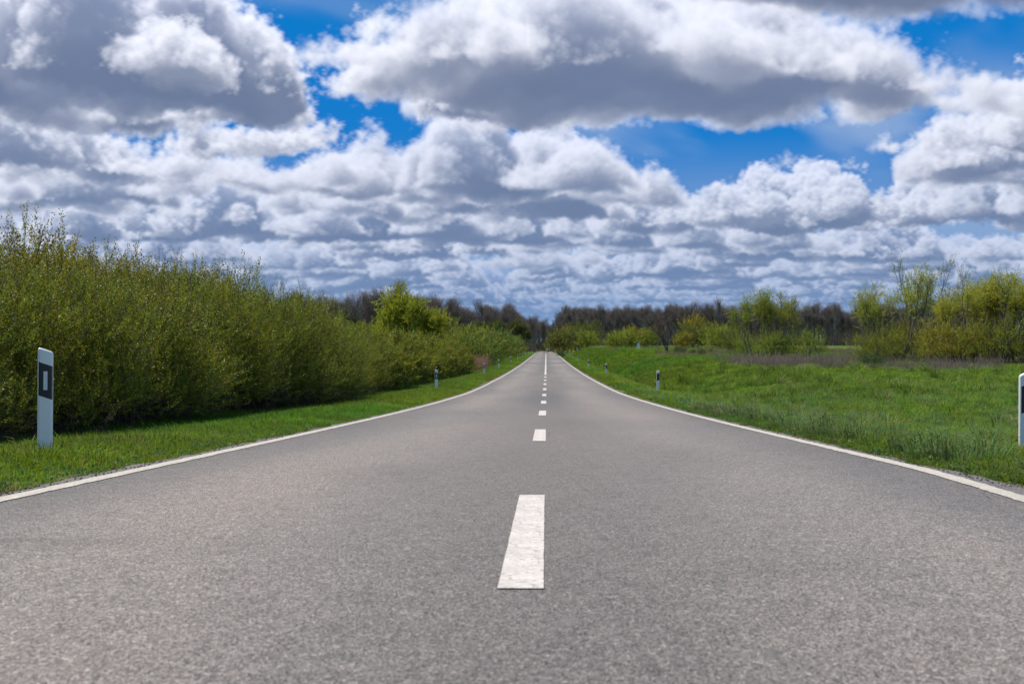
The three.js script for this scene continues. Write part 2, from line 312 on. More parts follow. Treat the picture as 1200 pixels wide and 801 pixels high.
// painted markings: thin sheets of paint with chipped edges and flecks worn through to the asphalt
const paintMap = (() => {
  const S = 512, d = new Uint8Array(S * S * 4);
  for (let y = 0; y < S; y++) for (let x = 0; x < S; x++) {
    const q = 4 * (y * S + x), a = hash2(x >> 1, y >> 1), b = vnoise(x / 7, y / 7), c = fbm(x / 40, y / 90, 3);
    let k = 0.83 + 0.10 * (b - 0.5) + 0.16 * (c - 0.5) + 0.06 * (a - 0.5); if (b < 0.24 && a < 0.7 * c + 0.1) k *= 0.70; if (b < 0.1 && c > 0.5) k *= 0.75;
    d[q] = clamp(k) * 255; d[q + 1] = clamp(k * 0.98) * 255; d[q + 2] = clamp(k * 0.95) * 255; d[q + 3] = 255;
  }
  const t = new THREE.DataTexture(d, S, S); t.wrapS = t.wrapT = THREE.RepeatWrapping; t.magFilter = THREE.LinearFilter; t.minFilter = THREE.LinearMipmapLinearFilter; t.generateMipmaps = true; t.colorSpace = THREE.SRGBColorSpace; t.needsUpdate = true; return t;
})();
const paint = new THREE.MeshStandardMaterial({ map: paintMap, color: new THREE.Color().setRGB(0.85, 0.79, 0.765), bumpMap: asphaltBump, bumpScale: 0.002, roughness: 0.7 });
const edgePaint = new THREE.MeshStandardMaterial({ map: paintMap, color: new THREE.Color().setRGB(0.72, 0.67, 0.61), bumpMap: asphaltBump, bumpScale: 0.002, roughness: 0.75 });
const tar = new THREE.MeshStandardMaterial({ color: new THREE.Color().setRGB(0.106, 0.099, 0.094), roughness: 0.85 });
function strip(name, x, width, d0, d1, lift, mat, k, rough = 1, step = 0.06) {
  const pos = [], uv = [], idx = []; let n = 0;
  for (let d = d0; ; d = Math.min(d1, d + Math.max(step, d * 0.006))) {
    const xx = typeof x === 'function' ? x(d) : x, ww = typeof width === 'function' ? width(d) : width, l = xx - ww / 2 + 0.35 * rough * ragged(d * 3, k), r = xx + ww / 2 + 0.35 * rough * ragged(d * 3, k + 1), y = roadY(d) + lift;
    pos.push(l, y, -d, (l + r) / 2, y, -d, r, y, -d); uv.push(l, d * 1, (l + r) / 2, d, r, d); n++;
    if (d >= d1) break;
  }
  for (let i = 0; i < n - 1; i++) for (const o of [0, 1]) { const a = 3 * i + o; idx.push(a, a + 1, a + 3, a + 1, a + 4, a + 3); }
  const g = new THREE.BufferGeometry(); g.setAttribute('position', new THREE.Float32BufferAttribute(pos, 3)); g.setAttribute('uv', new THREE.Float32BufferAttribute(uv, 2)); g.setIndex(idx); g.computeVertexNormals();
  return part(name, g, mat, road, 'structure');
}
for (let k = 0; k < 9; k++) strip('centre_line_dash', -0.085 + 0.004 * k, 0.152, 4.78 + 12 * k, 8.8 + 12 * k, 0.005, paint, 5 + k, 0.28);
strip('centre_line_dash', -0.085, 0.152, -7.2, -3.2, 0.005, paint, 33, 0.35);
strip('centre_line', -0.05, 0.15, 112.5, 1010, 0.005, paint, 18, 0.4);
strip('edge_line', (d) => -3.17 + 0.03 * (fbm(d * 0.08, 4, 2) - 0.5), 0.135, -60, 1010, 0.005, edgePaint, 21, 1.1);
strip('edge_line', (d) => 2.97 + 0.03 * (fbm(d * 0.08, 9, 2) - 0.5) - 0.21 * sstep(12, 7, d), 0.135, -60, 1010, 0.005, edgePaint, 24, 1.6);
// tar-sealed cracks and dark spots
const crack = (pts, w, k) => { const d0 = pts[0][1], d1 = pts[pts.length - 1][1], at = (d) => { let i = 0; while (i < pts.length - 2 && pts[i + 1][1] < d) i++; const t = clamp((d - pts[i][1]) / (pts[i + 1][1] - pts[i][1])); return lerp(pts[i][0], pts[i + 1][0], t); }; strip('crack', at, (d) => w * (0.35 + 0.65 * Math.sin(Math.PI * clamp((d - d0) / (d1 - d0), 0.03, 0.97))), d0, d1, 0.003, tar, k, 0.8, 0.02); };
 
crack([[-0.42, 57], [-0.52, 60], [-0.46, 64]], 0.11, 61); crack([[0.34, 43.4], [0.4, 45.6]], 0.13, 65); crack([[-1.0, 44.6], [-0.35, 44.9], [-0.2, 45.1]], 0.2, 70);
crack([[-2.45, 64], [-2.4, 66.5]], 0.2, 74); crack([[0.03, 18.5], [0.05, 19.7]], 0.03, 77);
crack([[2.62, 8.6], [2.72, 9.1], [2.86, 9.5], [2.9, 10.4]], 0.014, 80);
const shadowTone = new THREE.MeshStandardMaterial({ map: asphaltColor, color: new THREE.Color().setRGB(0.62, 0.62, 0.64), roughness: 0.88 });  // darkened asphalt colour for the painted tree shadows
for (const [d0, d1, k] of [[196, 206, 101], [262, 277, 104], [338, 352, 107], [420, 450, 110], [560, 640, 113]]) strip('painted_shadow_band', -0.1, 6.3, d0, d1, 0.003, shadowTone, k, 0.5, 0.3);  // tree shadows across the far road, painted as darker strips

// ---------------------------------------------------------------- plant material and pieces
const leafMat = (r, g, b, through = 0.42) => new THREE.MeshPhysicalMaterial({ color: new THREE.Color().setRGB(r, g, b), roughness: 0.95, transmission: through, thickness: 0, side: THREE.DoubleSide, specularIntensity: 0.35 });
const barkMat = (r, g, b) => new THREE.MeshStandardMaterial({ color: new THREE.Color().setRGB(r, g, b), roughness: 0.95 });
const white = Object.assign(leafMat(1, 1, 1), { clearcoat: 0.3, clearcoatRoughness: 0.35 }), grassMat = Object.assign(leafMat(1, 1, 1, 0.5), { clearcoat: 0.06, clearcoatRoughness: 0.35, specularIntensity: 0.15 });
const greyBark = barkMat(0.14, 0.115, 0.09), darkBark = barkMat(0.075, 0.058, 0.045), brownBark = barkMat(0.115, 0.078, 0.055), paleBark = barkMat(0.30, 0.27, 0.22);
class Soup {                                         // triangles with normals, gathered into one geometry
  constructor() { this.p = []; this.n = []; this.c = []; this.i = []; }
  vert(v, n, c) { this.p.push(v.x, v.y, v.z); this.n.push(n.x, n.y, n.z); if (c) this.c.push(...c); return this.p.length / 3 - 1; }
  leaf(at, dir, side, len, wide, c) {               // a pointed leaf folded a little along its rib
    const nrm = V().crossVectors(side, dir).normalize(), mid = at.clone().addScaledVector(dir, len * 0.45).addScaledVector(nrm, -wide * 0.12), tip = at.clone().addScaledVector(dir, len);
    const l = mid.clone().addScaledVector(side, wide / 2).addScaledVector(nrm, wide * 0.22), r = mid.clone().addScaledVector(side, -wide / 2).addScaledVector(nrm, wide * 0.22);
    const a = this.vert(at, nrm, c), b = this.vert(l, nrm, c), d = this.vert(tip, nrm, c), e = this.vert(r, nrm, c); this.i.push(a, d, e, a, b, d);
  }
  limb(a, b, ra, rb, sides = 5) {
    const dir = b.clone().sub(a).normalize(), u = V().crossVectors(dir, Math.abs(dir.y) > 0.9 ? V(1, 0, 0) : UPV).normalize(), w = V().crossVectors(dir, u), s = [];
    for (const [p, r] of [[a, ra], [b, rb]]) for (let k = 0; k < sides; k++) { const t = k / sides * 2 * Math.PI, n = u.clone().multiplyScalar(Math.cos(t)).addScaledVector(w, Math.sin(t)); s.push(this.vert(p.clone().addScaledVector(n, r), n)); }
    for (let k = 0; k < sides; k++) { const m = (k + 1) % sides; this.i.push(s[k], s[m], s[sides + k], s[m], s[sides + m], s[sides + k]); }
  }
  build(flat) { const g = new THREE.BufferGeometry(); g.setAttribute('position', new THREE.Float32BufferAttribute(this.p, 3)); if (!flat) g.setAttribute('normal', new THREE.Float32BufferAttribute(this.n, 3)); if (this.c.length) g.setAttribute('color', new THREE.Float32BufferAttribute(this.c, 3)); g.setIndex(this.i); return g; }
}
const sphereDir = () => { const y = rr(-1, 1), a = rnd() * 2 * Math.PI, s = Math.sqrt(1 - y * y); return V(Math.cos(a) * s, y, Math.sin(a) * s); };
const perp = (d) => V().crossVectors(d, sphereDir()).normalize();
// a leafy shoot along +y: leaves in pairs up a thin stem; the leaf colours differ a little
function shoot(len, leaves, size, seed) {
  reseed(seed); const s = new Soup();
  for (let k = 0; k < leaves; k++) {
    const t = 0.08 + 0.92 * k / (leaves - 1), out = perp(UPV), dir = out.clone().multiplyScalar(rr(0.7, 1)).addScaledVector(UPV, rr(0.2, 0.9)).normalize(), v = rr(0.75, 1.25);
    s.leaf(V(rr(-0.03, 0.03), len * t, rr(-0.03, 0.03)), dir, perp(dir), size * rr(0.7, 1.2), size * rr(0.38, 0.56), [v * rr(0.9, 1.15), v, v * rr(0.7, 1.1)]);
  }
  return s.build(true);
}
function bareTwig(len, n, seed) { reseed(seed); const s = new Soup(); s.limb(V(0, 0, 0), V(rr(-0.04, 0.04), len, rr(-0.04, 0.04)), 0.006, 0.002, 3); for (let k = 0; k < n; k++) { const t = rr(0.15, 0.85) * len, d = perp(UPV).multiplyScalar(rr(0.5, 0.9)).addScaledVector(UPV, rr(0.4, 1)).normalize(); s.limb(V(0, t, 0), V(0, t, 0).addScaledVector(d, rr(0.2, 0.45) * len), 0.004, 0.0015, 3); } return s.build(); }
white.vertexColors = true;

// ---------------------------------------------------------------- shrubs: stems from one stool, shoots all through a dome
const SHOOTS = [shoot(0.5, 30, 0.062, 1), shoot(0.62, 34, 0.056, 2)], TWIG = bareTwig(0.7, 6, 5), BIGSHOOTS = [shoot(0.7, 26, 0.12, 3), shoot(0.8, 26, 0.13, 4)];
function shrub(seed, { tall, wide, shoots, tint, big = false, bare = 0.3, stems = 9, bark = darkBark, wands = 14, low = 0.9, loose = 0, fine = 1 }) {
  reseed(seed);
  const o = new THREE.Group(), limbs = new Soup(), leafy = [], twigs = [], lobes = [];
  for (let k = 0; k < 9; k++) { const a = k * 2.4 + rr(-0.4, 0.4), r = wide * 0.5 * Math.sqrt(rnd()) * 0.75; lobes.push([V(Math.cos(a) * r, tall * rr(0.38, 0.74), Math.sin(a) * r), wide * rr(0.22, 0.36), tall * rr(0.2, 0.3)]); }
  for (let k = 0; k < 5; k++) { const a = k * 1.3 + rr(-0.3, 0.3), r = wide * 0.34; lobes.push([V(Math.cos(a) * r, tall * rr(0.2, 0.32), Math.sin(a) * r), wide * rr(0.2, 0.3), tall * rr(0.16, 0.22)]); }
  for (let k = 0; k < stems; k++) { const [c] = lobes[k % lobes.length], foot = V(rr(-0.3, 0.3), -0.15, rr(-0.3, 0.3)), mid = foot.clone().lerp(c, 0.5).add(V(rr(-0.15, 0.15), 0.25, rr(-0.15, 0.15))), r = rr(0.02, 0.045); limbs.limb(foot, mid, r, r * 0.7); limbs.limb(mid, c, r * 0.7, r * 0.3, 4); const e = c.clone().add(V(rr(-0.4, 0.4), tall * 0.22, rr(-0.4, 0.4))); limbs.limb(c, e, r * 0.3, 0.006, 3); }
  const push = (p, out, s) => {
    const dir = out.clone().multiplyScalar(0.55).addScaledVector(UPV, 0.75).addScaledVector(sphereDir(), 0.55).normalize(), h = p.y / tall, q = along(dir, rnd() * 6.3);
    if (rnd() < bare * sstep(low * 0.55, low * 0.1, p.y) * 2.6 + 0.06) twigs.push([p, q, s * rr(0.8, 1.2), null]);
    else { const v = rr(0.45, 1.55), y = rr(-0.5, 0.5); leafy.push([p, q, s * rr(0.8, 1.2), [tint[0] * v * (1 + 0.3 * y), tint[1] * v, tint[2] * v * (1 - 0.4 * y)]]); }
  };
  for (let k = 0; k < shoots; k++) {
    const [c, rw, rt] = lobes[Math.floor(rnd() * lobes.length)], d = sphereDir(), s = Math.pow(rnd(), 0.4 + loose), p = V(c.x + d.x * rw * s, c.y + d.y * rt * s, c.z + d.z * rw * s);
    if (p.y < 0.05) p.y = rr(0.05, 0.4);
    push(p, d, big ? 1.25 : fine);
  }
  for (let k = 0; k < wands; k++) {                  // long shoots that stand out of the top
    const [c, rw, rt] = lobes[Math.floor(rnd() * 9)], a = rnd() * 6.3, p = V(c.x + Math.cos(a) * rw * rnd() * 0.8, c.y + rt * 0.7, c.z + Math.sin(a) * rw * rnd() * 0.8), dir = V(rr(-0.2, 0.2), 1, rr(-0.2, 0.2)).normalize(), len = tall * rr(0.12, 0.26);
    limbs.limb(p, p.clone().addScaledVector(dir, len), 0.008, 0.003, 3);
    for (let m = 0; m < 6; m++) push(p.clone().addScaledVector(dir, len * (0.1 + 0.14 * m)), V(0, 1, 0), 0.6);
  }
  const half = Math.floor(leafy.length / 2), set = big ? BIGSHOOTS : SHOOTS;
  part('stems', limbs.build(), bark, o, 'stuff');
  scatter('foliage', set[0], white, leafy.slice(0, half), o); scatter('foliage', set[1], white, leafy.slice(half), o);
  if (twigs.length > 8) scatter('bare_twigs', TWIG, bark, twigs, o);
  return o;
}
// ---------------------------------------------------------------- trees: forked limbs, sprays of leaves on the outer ones
function grow(s, tips, a, dir, len, r, depth, o) {
  const bend = dir.clone().addScaledVector(sphereDir(), 0.16).normalize(), m = a.clone().addScaledVector(dir, len * 0.5), b = m.clone().addScaledVector(bend, len * 0.5);
  const sides = r > 0.05 ? 7 : r > 0.02 ? 5 : 3;
  s.limb(a, m, r, r * 0.86, sides); s.limb(m, b, r * 0.86, r * 0.7, sides);
  if (depth <= o.leafFrom) { tips.push([b, bend, depth]); tips.push([m, bend, depth]); }
  if (depth === 0) return;
  const n = depth > o.forks.length ? 2 : o.forks[depth - 1];
  for (let k = 0; k < n; k++) {
    const turn = new THREE.Quaternion().setFromAxisAngle(bend, k * 2.4 + rr(-0.5, 0.5) + depth), side = perp(UPV).applyQuaternion(turn), spread = k === 0 ? o.spread * 0.35 : o.spread;
    const d = bend.clone().addScaledVector(side, spread * rr(0.7, 1.2)).addScaledVector(UPV, o.rise).normalize();
    grow(s, tips, b.clone().addScaledVector(bend, -len * (k ? rr(0, 0.35) : 0)), d, len * o.shrink * rr(0.8, 1.15), r * (k ? 0.55 : 0.68), depth - 1, o);
  }
}
function tree(seed, { trunks, len, r, depth, forks, spread, rise, shrink, leafFrom = 1, bark, perTip = 0, spray = 0.3, tint, size = 1, lean = 0.25, geo = BIGSHOOTS, mat = white, gap = 0.1 }) {
  reseed(seed);
  const o = new THREE.Group(), tips = [];
  for (let k = 0; k < trunks; k++) { const s = new Soup(); const a = k / trunks * 6.28 + rnd(), off = trunks > 1 ? 0.15 + 0.05 * trunks : 0; grow(s, tips, V(Math.cos(a) * off, -0.15, Math.sin(a) * off), V(Math.cos(a) * lean, 1, Math.sin(a) * lean).normalize(), len * rr(0.85, 1.15), r * rr(0.8, 1.2), depth, { forks, spread, rise, shrink, leafFrom }); part('trunk', s.build(), bark, o); }
  if (perTip) {
    const list = [];
    for (const [p, d] of tips) { if (rnd() < gap) continue; const v0 = rr(0.8, 1.2); for (let k = 0; k < perTip; k++) { const q = p.clone().addScaledVector(sphereDir(), spray * rnd()), dd = d.clone().multiplyScalar(0.6).addScaledVector(sphereDir(), 0.9).normalize(), v = v0 * rr(0.75, 1.25), y = rr(-0.4, 0.4); list.push([q, along(dd, rnd() * 6.3), size * rr(0.7, 1.2), [tint[0] * v * (1 + 0.3 * y), tint[1] * v, tint[2] * v * (1 - 0.3 * y)]]); } }
    const h = Math.floor(list.length / 2); scatter('crown', geo[0], mat, list.slice(0, h), o); scatter('crown', geo[1], mat, list.slice(h), o);
  }
  return o;
}
const put = (proto, name, label, category, group, x, z, turn, scale) => { const o = proto.clone(); o.name = numbered(name); o.position.set(x, groundY(x, z), z); o.rotation.y = turn; if (Array.isArray(scale)) o.scale.set(...scale); else o.scale.setScalar(scale); tag(o, label, category, group); scene.add(o); return o; };

// the willow hedge on the left of the road
{
  const tints = [[0.21, 0.218, 0.011], [0.24, 0.222, 0.013], [0.18, 0.208, 0.011], [0.255, 0.2, 0.016]];
  const near = [0, 1, 2, 3].map((k) => shrub(100 + k, { tall: 3.7, wide: 3.9, shoots: 2500, tint: tints[k], bare: k === 3 ? 0.3 : 0.34, low: k === 3 ? 4.5 : 1.5, wands: 8, fine: 0.9 }));
  const far = [0, 1, 2].map((k) => shrub(120 + k, { tall: 3.7, wide: 4.2, shoots: 700, tint: tints[(k * 2) % 4], big: true, bare: 0.3, low: 1.3, wands: 12 }));
  reseed(4242);
  const label = ['low olive-green willow shrub in the front of the hedge along the grass verge', 'tall olive-green willow shrub in the back of the hedge behind the front row'], group = 'willow shrubs of the roadside hedge';
  let d = 9, k = 0;
  while (d < 150) {
    const step = d < 60 ? 1.75 : 2.3, closeUp = d < 74, set = closeUp ? near : far;
    for (const row of [0, 1]) {
      if (row && d < 12) continue;
      const lobe = fbm(d * 0.13 + 3, 2.5, 2), x = -(9.1 + 2.4 * (lobe - 0.5)) - row * 2.5 + rr(-0.25, 0.25), z = -(d + rr(-0.4, 0.4) + row * step * 0.5), sc = (0.96 + 0.16 * fbm(d * 0.21 + 11, row * 5.0, 2) + rr(-0.05, 0.05)) * (row ? 1.15 : 0.98) * (1 - 0.27 * sstep(38, 66, d)) * (1 - 0.22 * sstep(36, 22, d)) * (fbm(d * 0.31 + 5, 8.5, 2) < 0.36 ? 0.86 : 1);
      put(set[k++ % set.length], 'willow_shrub', label[row], 'shrub', group, x, z, rnd() * 6.28, [sc, sc * rr(0.92, 1.08), sc]);
    }
    d += step * (closeUp ? 1 : 1.05);
  }
  // lower, greener shrubs along the road further on
  const lines = [[176, -9.6, 1.05], [186, -10.8, 1.25], [196, -9.2, 1.1], [208, -10.2, 1.35], [220, -9.2, 1.2], [236, -10.4, 1.5], [250, -9.2, 1.25], [268, -9.8, 1.3], [290, -9.3, 1.35], [312, -9.6, 1.3], [338, -9.4, 1.3], [366, -9.2, 1.25], [398, -9.6, 1.3], [432, -9.4, 1.2], [470, -9.8, 1.25]];
  const low = [shrub(140, { tall: 4, wide: 5.2, shoots: 520, tint: [0.175, 0.240, 0.022], big: true, bare: 0.2, low: 1 }), shrub(141, { tall: 4, wide: 5.4, shoots: 520, tint: [0.237, 0.252, 0.022], big: true, bare: 0.2, low: 1 }), shrub(142, { tall: 4, wide: 5.2, shoots: 520, tint: [0.125, 0.192, 0.024], big: true, bare: 0.2, low: 1 })];
  lines.forEach(([dd, x, s], i) => put(low[i % 3], 'roadside_shrub', 'green leafy shrub in the row between the reeds and the far wood', 'shrub', 'green shrubs along the left verge before the wood', x, -dd, i * 1.7, s));
  put(low[1], 'roadside_shrub', 'yellow-green bushy shrub standing over its neighbours behind the brown reeds', 'shrub', 'green shrubs along the left verge before the wood', -15.5, -205, 1, 1.65);
}
// ---------------------------------------------------------------- trees of the left side
{
  const t = tree(301, { trunks: 4, len: 1.7, r: 0.12, depth: 4, forks: [3, 3, 3, 3], spread: 0.62, rise: 0.16, shrink: 0.76, leafFrom: 2, bark: greyBark, perTip: 3, spray: 0.55, tint: [0.34, 0.37, 0.016], size: 0.8, lean: 0.36, gap: 0.02 });
  put(t, 'willow_tree', 'bright yellow-green rounded willow tree rising behind the hedge', 'tree', null, -13.2, -142, 0.4, [1.2, 1.5, 1.2]);
}
// ---------------------------------------------------------------- trees and bushes in the field on the right
{
  const green = { trunks: 5, len: 1.35, r: 0.055, depth: 4, forks: [3, 3, 2, 2], spread: 0.42, rise: 0.42, shrink: 0.76, leafFrom: 2, bark: greyBark, perTip: 2, spray: 0.34, tint: [0.3, 0.37, 0.035], size: 0.8, lean: 0.3, gap: 0.12, geo: SHOOTS };
  const a = tree(311, green), b = tree(312, { ...green, trunks: 6, tint: [0.288, 0.300, 0.024] });
  const yel = tree(314, { ...green, trunks: 6, len: 1.35, tint: [0.4, 0.4, 0.04], perTip: 3, lean: 0.36 }), yel2 = tree(315, { ...green, trunks: 7, len: 1.3, tint: [0.35, 0.38, 0.04], perTip: 2, lean: 0.45 });
  const thin = tree(316, { ...green, trunks: 3, len: 1.75, r: 0.05, lean: 0.14, spread: 0.36, rise: 0.4, tint: [0.200, 0.252, 0.048], perTip: 1, gap: 0.3, bark: paleBark });
  const dense = shrub(330, { tall: 3, wide: 4.6, shoots: 1100, tint: [0.237, 0.250, 0.022], big: false, bare: 0.4, low: 1.6, loose: 0.7, wands: 30 }), dense2 = shrub(331, { tall: 3, wide: 4.6, shoots: 1100, tint: [0.33, 0.30, 0.022], big: false, bare: 0.4, low: 1.6, loose: 0.7, wands: 30 });
  const denseG = shrub(332, { tall: 3, wide: 4, shoots: 900, tint: [0.24, 0.3, 0.03], bare: 0.2, low: 1, loose: 0.6, wands: 34 });
  const P = (x, d) => [(x - 640) / 1700 * d, -d];
  const spot = (proto, name, label, cat, group, px, d, turn, s) => put(proto, name, label, cat, group, ...P(px, d), turn, s);
  spot(a, 'field_willow', 'loose green young willow at the road end of the clump by the pale hummock', 'tree', null, 885, 152, 0.3, 1.55);
  spot(b, 'field_willow', 'tallest fresh green willow in the clump by the pale hummock', 'tree', null, 908, 150, 2.1, 1.65);
  spot(denseG, 'field_bush', 'wide green willow bush between the tall fresh green willow and the pale hummock', 'bush', null, 944, 146, 0.7, [1.15, 1.0, 1.15]);
  spot(denseG, 'field_bush', 'low green bush on the road side of the fresh green willows', 'bush', null, 876, 156, 2.7, 0.85); spot(denseG, 'field_bush', 'leafy green bush at the foot of the tallest fresh green willow', 'bush', null, 908, 148, 4.1, [1.1, 1.05, 1.1]);
  spot(yel2, 'field_willow', 'pale yellow-green willow at the near-road edge of the large yellow thicket', 'tree', null, 1040, 118, 1.2, 1.65);
  spot(thin, 'field_birch', 'tall thin pale-stemmed tree with sparse grey-green leaves', 'tree', 'sparse pale-stemmed trees in the yellow thicket', 1072, 122, 0.2, 1.6);
  spot(thin, 'field_birch', 'tall thin pale-stemmed tree with sparse grey-green leaves', 'tree', 'sparse pale-stemmed trees in the yellow thicket', 1092, 126, 2.2, 1.62);
  spot(thin, 'field_birch', 'tall thin pale-stemmed tree with sparse grey-green leaves', 'tree', 'sparse pale-stemmed trees in the yellow thicket', 1118, 121, 4.2, 1.5);
  const yl = 'yellow-green willow with bare lower limbs in the large thicket', yg = 'yellow-green willows of the large thicket';
  spot(yel, 'yellow_willow', yl, 'tree', yg, 1128, 112, 0.9, 1.45); spot(yel, 'yellow_willow', yl, 'tree', yg, 1165, 114, 3.1, 1.62); spot(yel, 'yellow_willow', yl, 'tree', yg, 1196, 110, 5.0, 1.6); spot(yel2, 'yellow_willow', yl, 'tree', yg, 1228, 112, 2.0, 1.7); spot(yel, 'yellow_willow', yl, 'tree', yg, 1270, 112, 1.0, 1.5);
  const dl = 'dense low bush filling the foot of the yellow thicket', dg = 'low bushes under the yellow thicket';
  [[1028, 114, dense, 0.95], [1052, 120, dense, 1.2], [1088, 126, dense, 0.8], [1112, 110, dense2, 1.15], [1142, 112, dense2, 0.9], [1170, 108, dense, 1.25], [1204, 110, dense, 0.95], [1240, 107, dense2, 1.2]].forEach(([px, d, p, s], i) => spot(p, 'thicket_bush', dl, 'bush', dg, px, d, i * 1.3, s));
  const twigMat = barkMat(1, 1, 1);
  // the lone bare tree with the forked trunk
  const bare = tree(350, { trunks: 2, len: 2.1, r: 0.15, depth: 5, forks: [3, 3, 3, 3, 2], spread: 0.85, rise: 0.05, shrink: 0.72, leafFrom: 0, bark: darkBark, perTip: 1, spray: 0.2, tint: [0.16, 0.105, 0.07], size: 1.0, lean: 0.5, gap: 0.3, geo: [TWIG, TWIG], mat: twigMat });
  spot(bare, 'forked_tree', 'dark leafless tree with forked leaning trunk alone in the meadow', 'tree', null, 783, 196, 1.9, 0.92);
  // bushes before the far wood
  const far = shrub(340, { tall: 4, wide: 5, shoots: 520, tint: [0.250, 0.300, 0.024], big: true, bare: 0.2, low: 1, loose: 0.2 }), far2 = shrub(341, { tall: 4, wide: 5, shoots: 520, tint: [0.163, 0.180, 0.024], big: true, bare: 0.25, low: 1, loose: 0.2 }), far3 = shrub(342, { tall: 4, wide: 4, shoots: 480, tint: [0.312, 0.276, 0.024], big: true, bare: 0.2, low: 1, loose: 0.2 });
  const bl = 'green bush in the ragged row before the far bare wood', bg = 'bushes in the row before the far wood';
  [[658, 430, far2, 1.9], [664, 470, far3, 2.1], [676, 440, far2, 1.6], [684, 470, far2, 2.0], [690, 420, far, 1.3], [722, 330, far, 1.0], [733, 340, far, 1.25], [741, 350, far3, 1.3], [756, 360, far, 1.35], [800, 330, far3, 0.95], [812, 350, far2, 1.5], [818, 420, far3, 2.2], [843, 300, far, 1.35], [850, 320, far2, 1.5], [858, 260, far2, 0.9], [862, 190, far2, 0.7]].forEach(([px, d, p, s], i) => spot(p, 'meadow_bush', bl, 'bush', bg, px, d, i * 2.1, s));
  const weed = shrub(345, { tall: 1.5, wide: 1.9, shoots: 420, tint: [0.069, 0.126, 0.020], bare: 0.1, low: 0.3, wands: 8 });
  [[800, 185, 0.55], [812, 180, 0.4], [822, 176, 0.5], [1016, 98, 0.6], [1026, 96, 0.5], [832, 190, 0.4], [794, 188, 0.6]].forEach(([px, d, s], i) => spot(weed, 'dark_weed', 'dark green leafy weed clump at the edge of the brown reeds', 'weed', 'dark weed clumps along the reeds', px, d, i, s));
  [[656, 330, 0.6], [657.5, 350, 0.7], [660, 300, 0.5], [654.5, 380, 0.7]].forEach(([px, d, s], i) => { const o = spot(weed, 'verge_shrub', 'small dark shrub close behind the far marker posts', 'shrub', 'small dark shrubs behind the far right posts', px, d, i * 2, s); });
}
// ---------------------------------------------------------------- dry reeds and straw
function blades(n, tall, spread, wide, seed, lean = 0.35, cols) {
  reseed(seed); const s = new Soup();
  for (let k = 0; k < n; k++) {
    const a = rnd() * 6.28, r = spread * Math.sqrt(rnd()), h = tall * rr(0.55, 1.1), out = V(Math.cos(a + rr(-0.6, 0.6)), 0, Math.sin(a)).normalize(), w = wide * rr(0.7, 1.3), side = V().crossVectors(out, UPV).normalize(), foot = V(Math.cos(a) * r, -0.03, Math.sin(a) * r);
    const l = lean * rr(0.3, 1.3), mid = foot.clone().addScaledVector(UPV, h * 0.55).addScaledVector(out, h * l * 0.35), tip = foot.clone().addScaledVector(UPV, h * Math.max(0.3, 1 - 0.38 * l)).addScaledVector(out, h * l * 0.95), n1 = out.clone().addScaledVector(UPV, 0.7).normalize(), v = rr(0.75, 1.25), c = [v * rr(0.85, 1.15), v, v * rr(0.8, 1.2)];
    const p = [foot.clone().addScaledVector(side, w / 2), foot.clone().addScaledVector(side, -w / 2), mid.clone().addScaledVector(side, w * 0.42), mid.clone().addScaledVector(side, -w * 0.42), tip].map((q) => s.vert(q, n1, c));
    s.i.push(p[0], p[1], p[2], p[1], p[3], p[2], p[2], p[3], p[4]);
  }
  const g = s.build(); g.deleteAttribute('normal'); return g;
}
grassMat.vertexColors = true;
{
  const reed = blades(30, 0.95, 0.6, 0.012, 61, 0.6), list = [];
  reseed(71);
  const belt = (px0, px1, d0, d1, n, s0, s1, tint) => { for (let k = 0; k < n; k++) { const d = rr(d0, d1), x = (rr(px0, px1) - 640) / 1700 * d, z = -d; if (fbm(x * 0.16 + 5, z * 0.16, 3) < 0.40 + 0.2 * rnd()) continue; const v = rr(0.7, 1.3); list.push([V(x, groundY(x, z), z), turned(rnd() * 6.28, rr(0, 0.5), rnd() * 6.28), rr(s0, s1) * (0.6 + 0.8 * fbm(x * 0.4, z * 0.4 + 3, 2)), tint.map((c) => c * v)]); } };
  const straw = [0.19, 0.145, 0.095], grey = [0.175, 0.14, 0.115];
  belt(930, 1290, 84, 98, 700, 0.35, 0.85, grey); belt(860, 1290, 94, 112, 1500, 0.5, 1.1, grey); belt(840, 1290, 110, 150, 1700, 0.5, 1.2, grey); belt(770, 1010, 150, 250, 1500, 0.5, 1.2, straw); belt(720, 900, 230, 330, 600, 0.6, 1.2, straw);
  scatter('dry_reeds', reed, grassMat, list, scene); 
  const r2 = []; for (let k = 0; k < 260; k++) { const d = rr(152, 176), x = -rr(7.6, 12), v = rr(0.7, 1.3); r2.push([V(x, groundY(x, -d), -d), turned(rnd() * 6.28, rr(0, 0.25), rnd() * 6.28), rr(1.2, 2.6), [0.20 * v, 0.115 * v, 0.075 * v]]); }
  const o = scatter('brown_reeds', reed, grassMat, r2, scene); tag(o, 'reddish brown dry reeds filling the gap in the hedge', 'reeds');
  tag(scene.getObjectByName('dry_reeds'), 'grey brown dry reeds at the foot of the thickets', 'reeds');
}
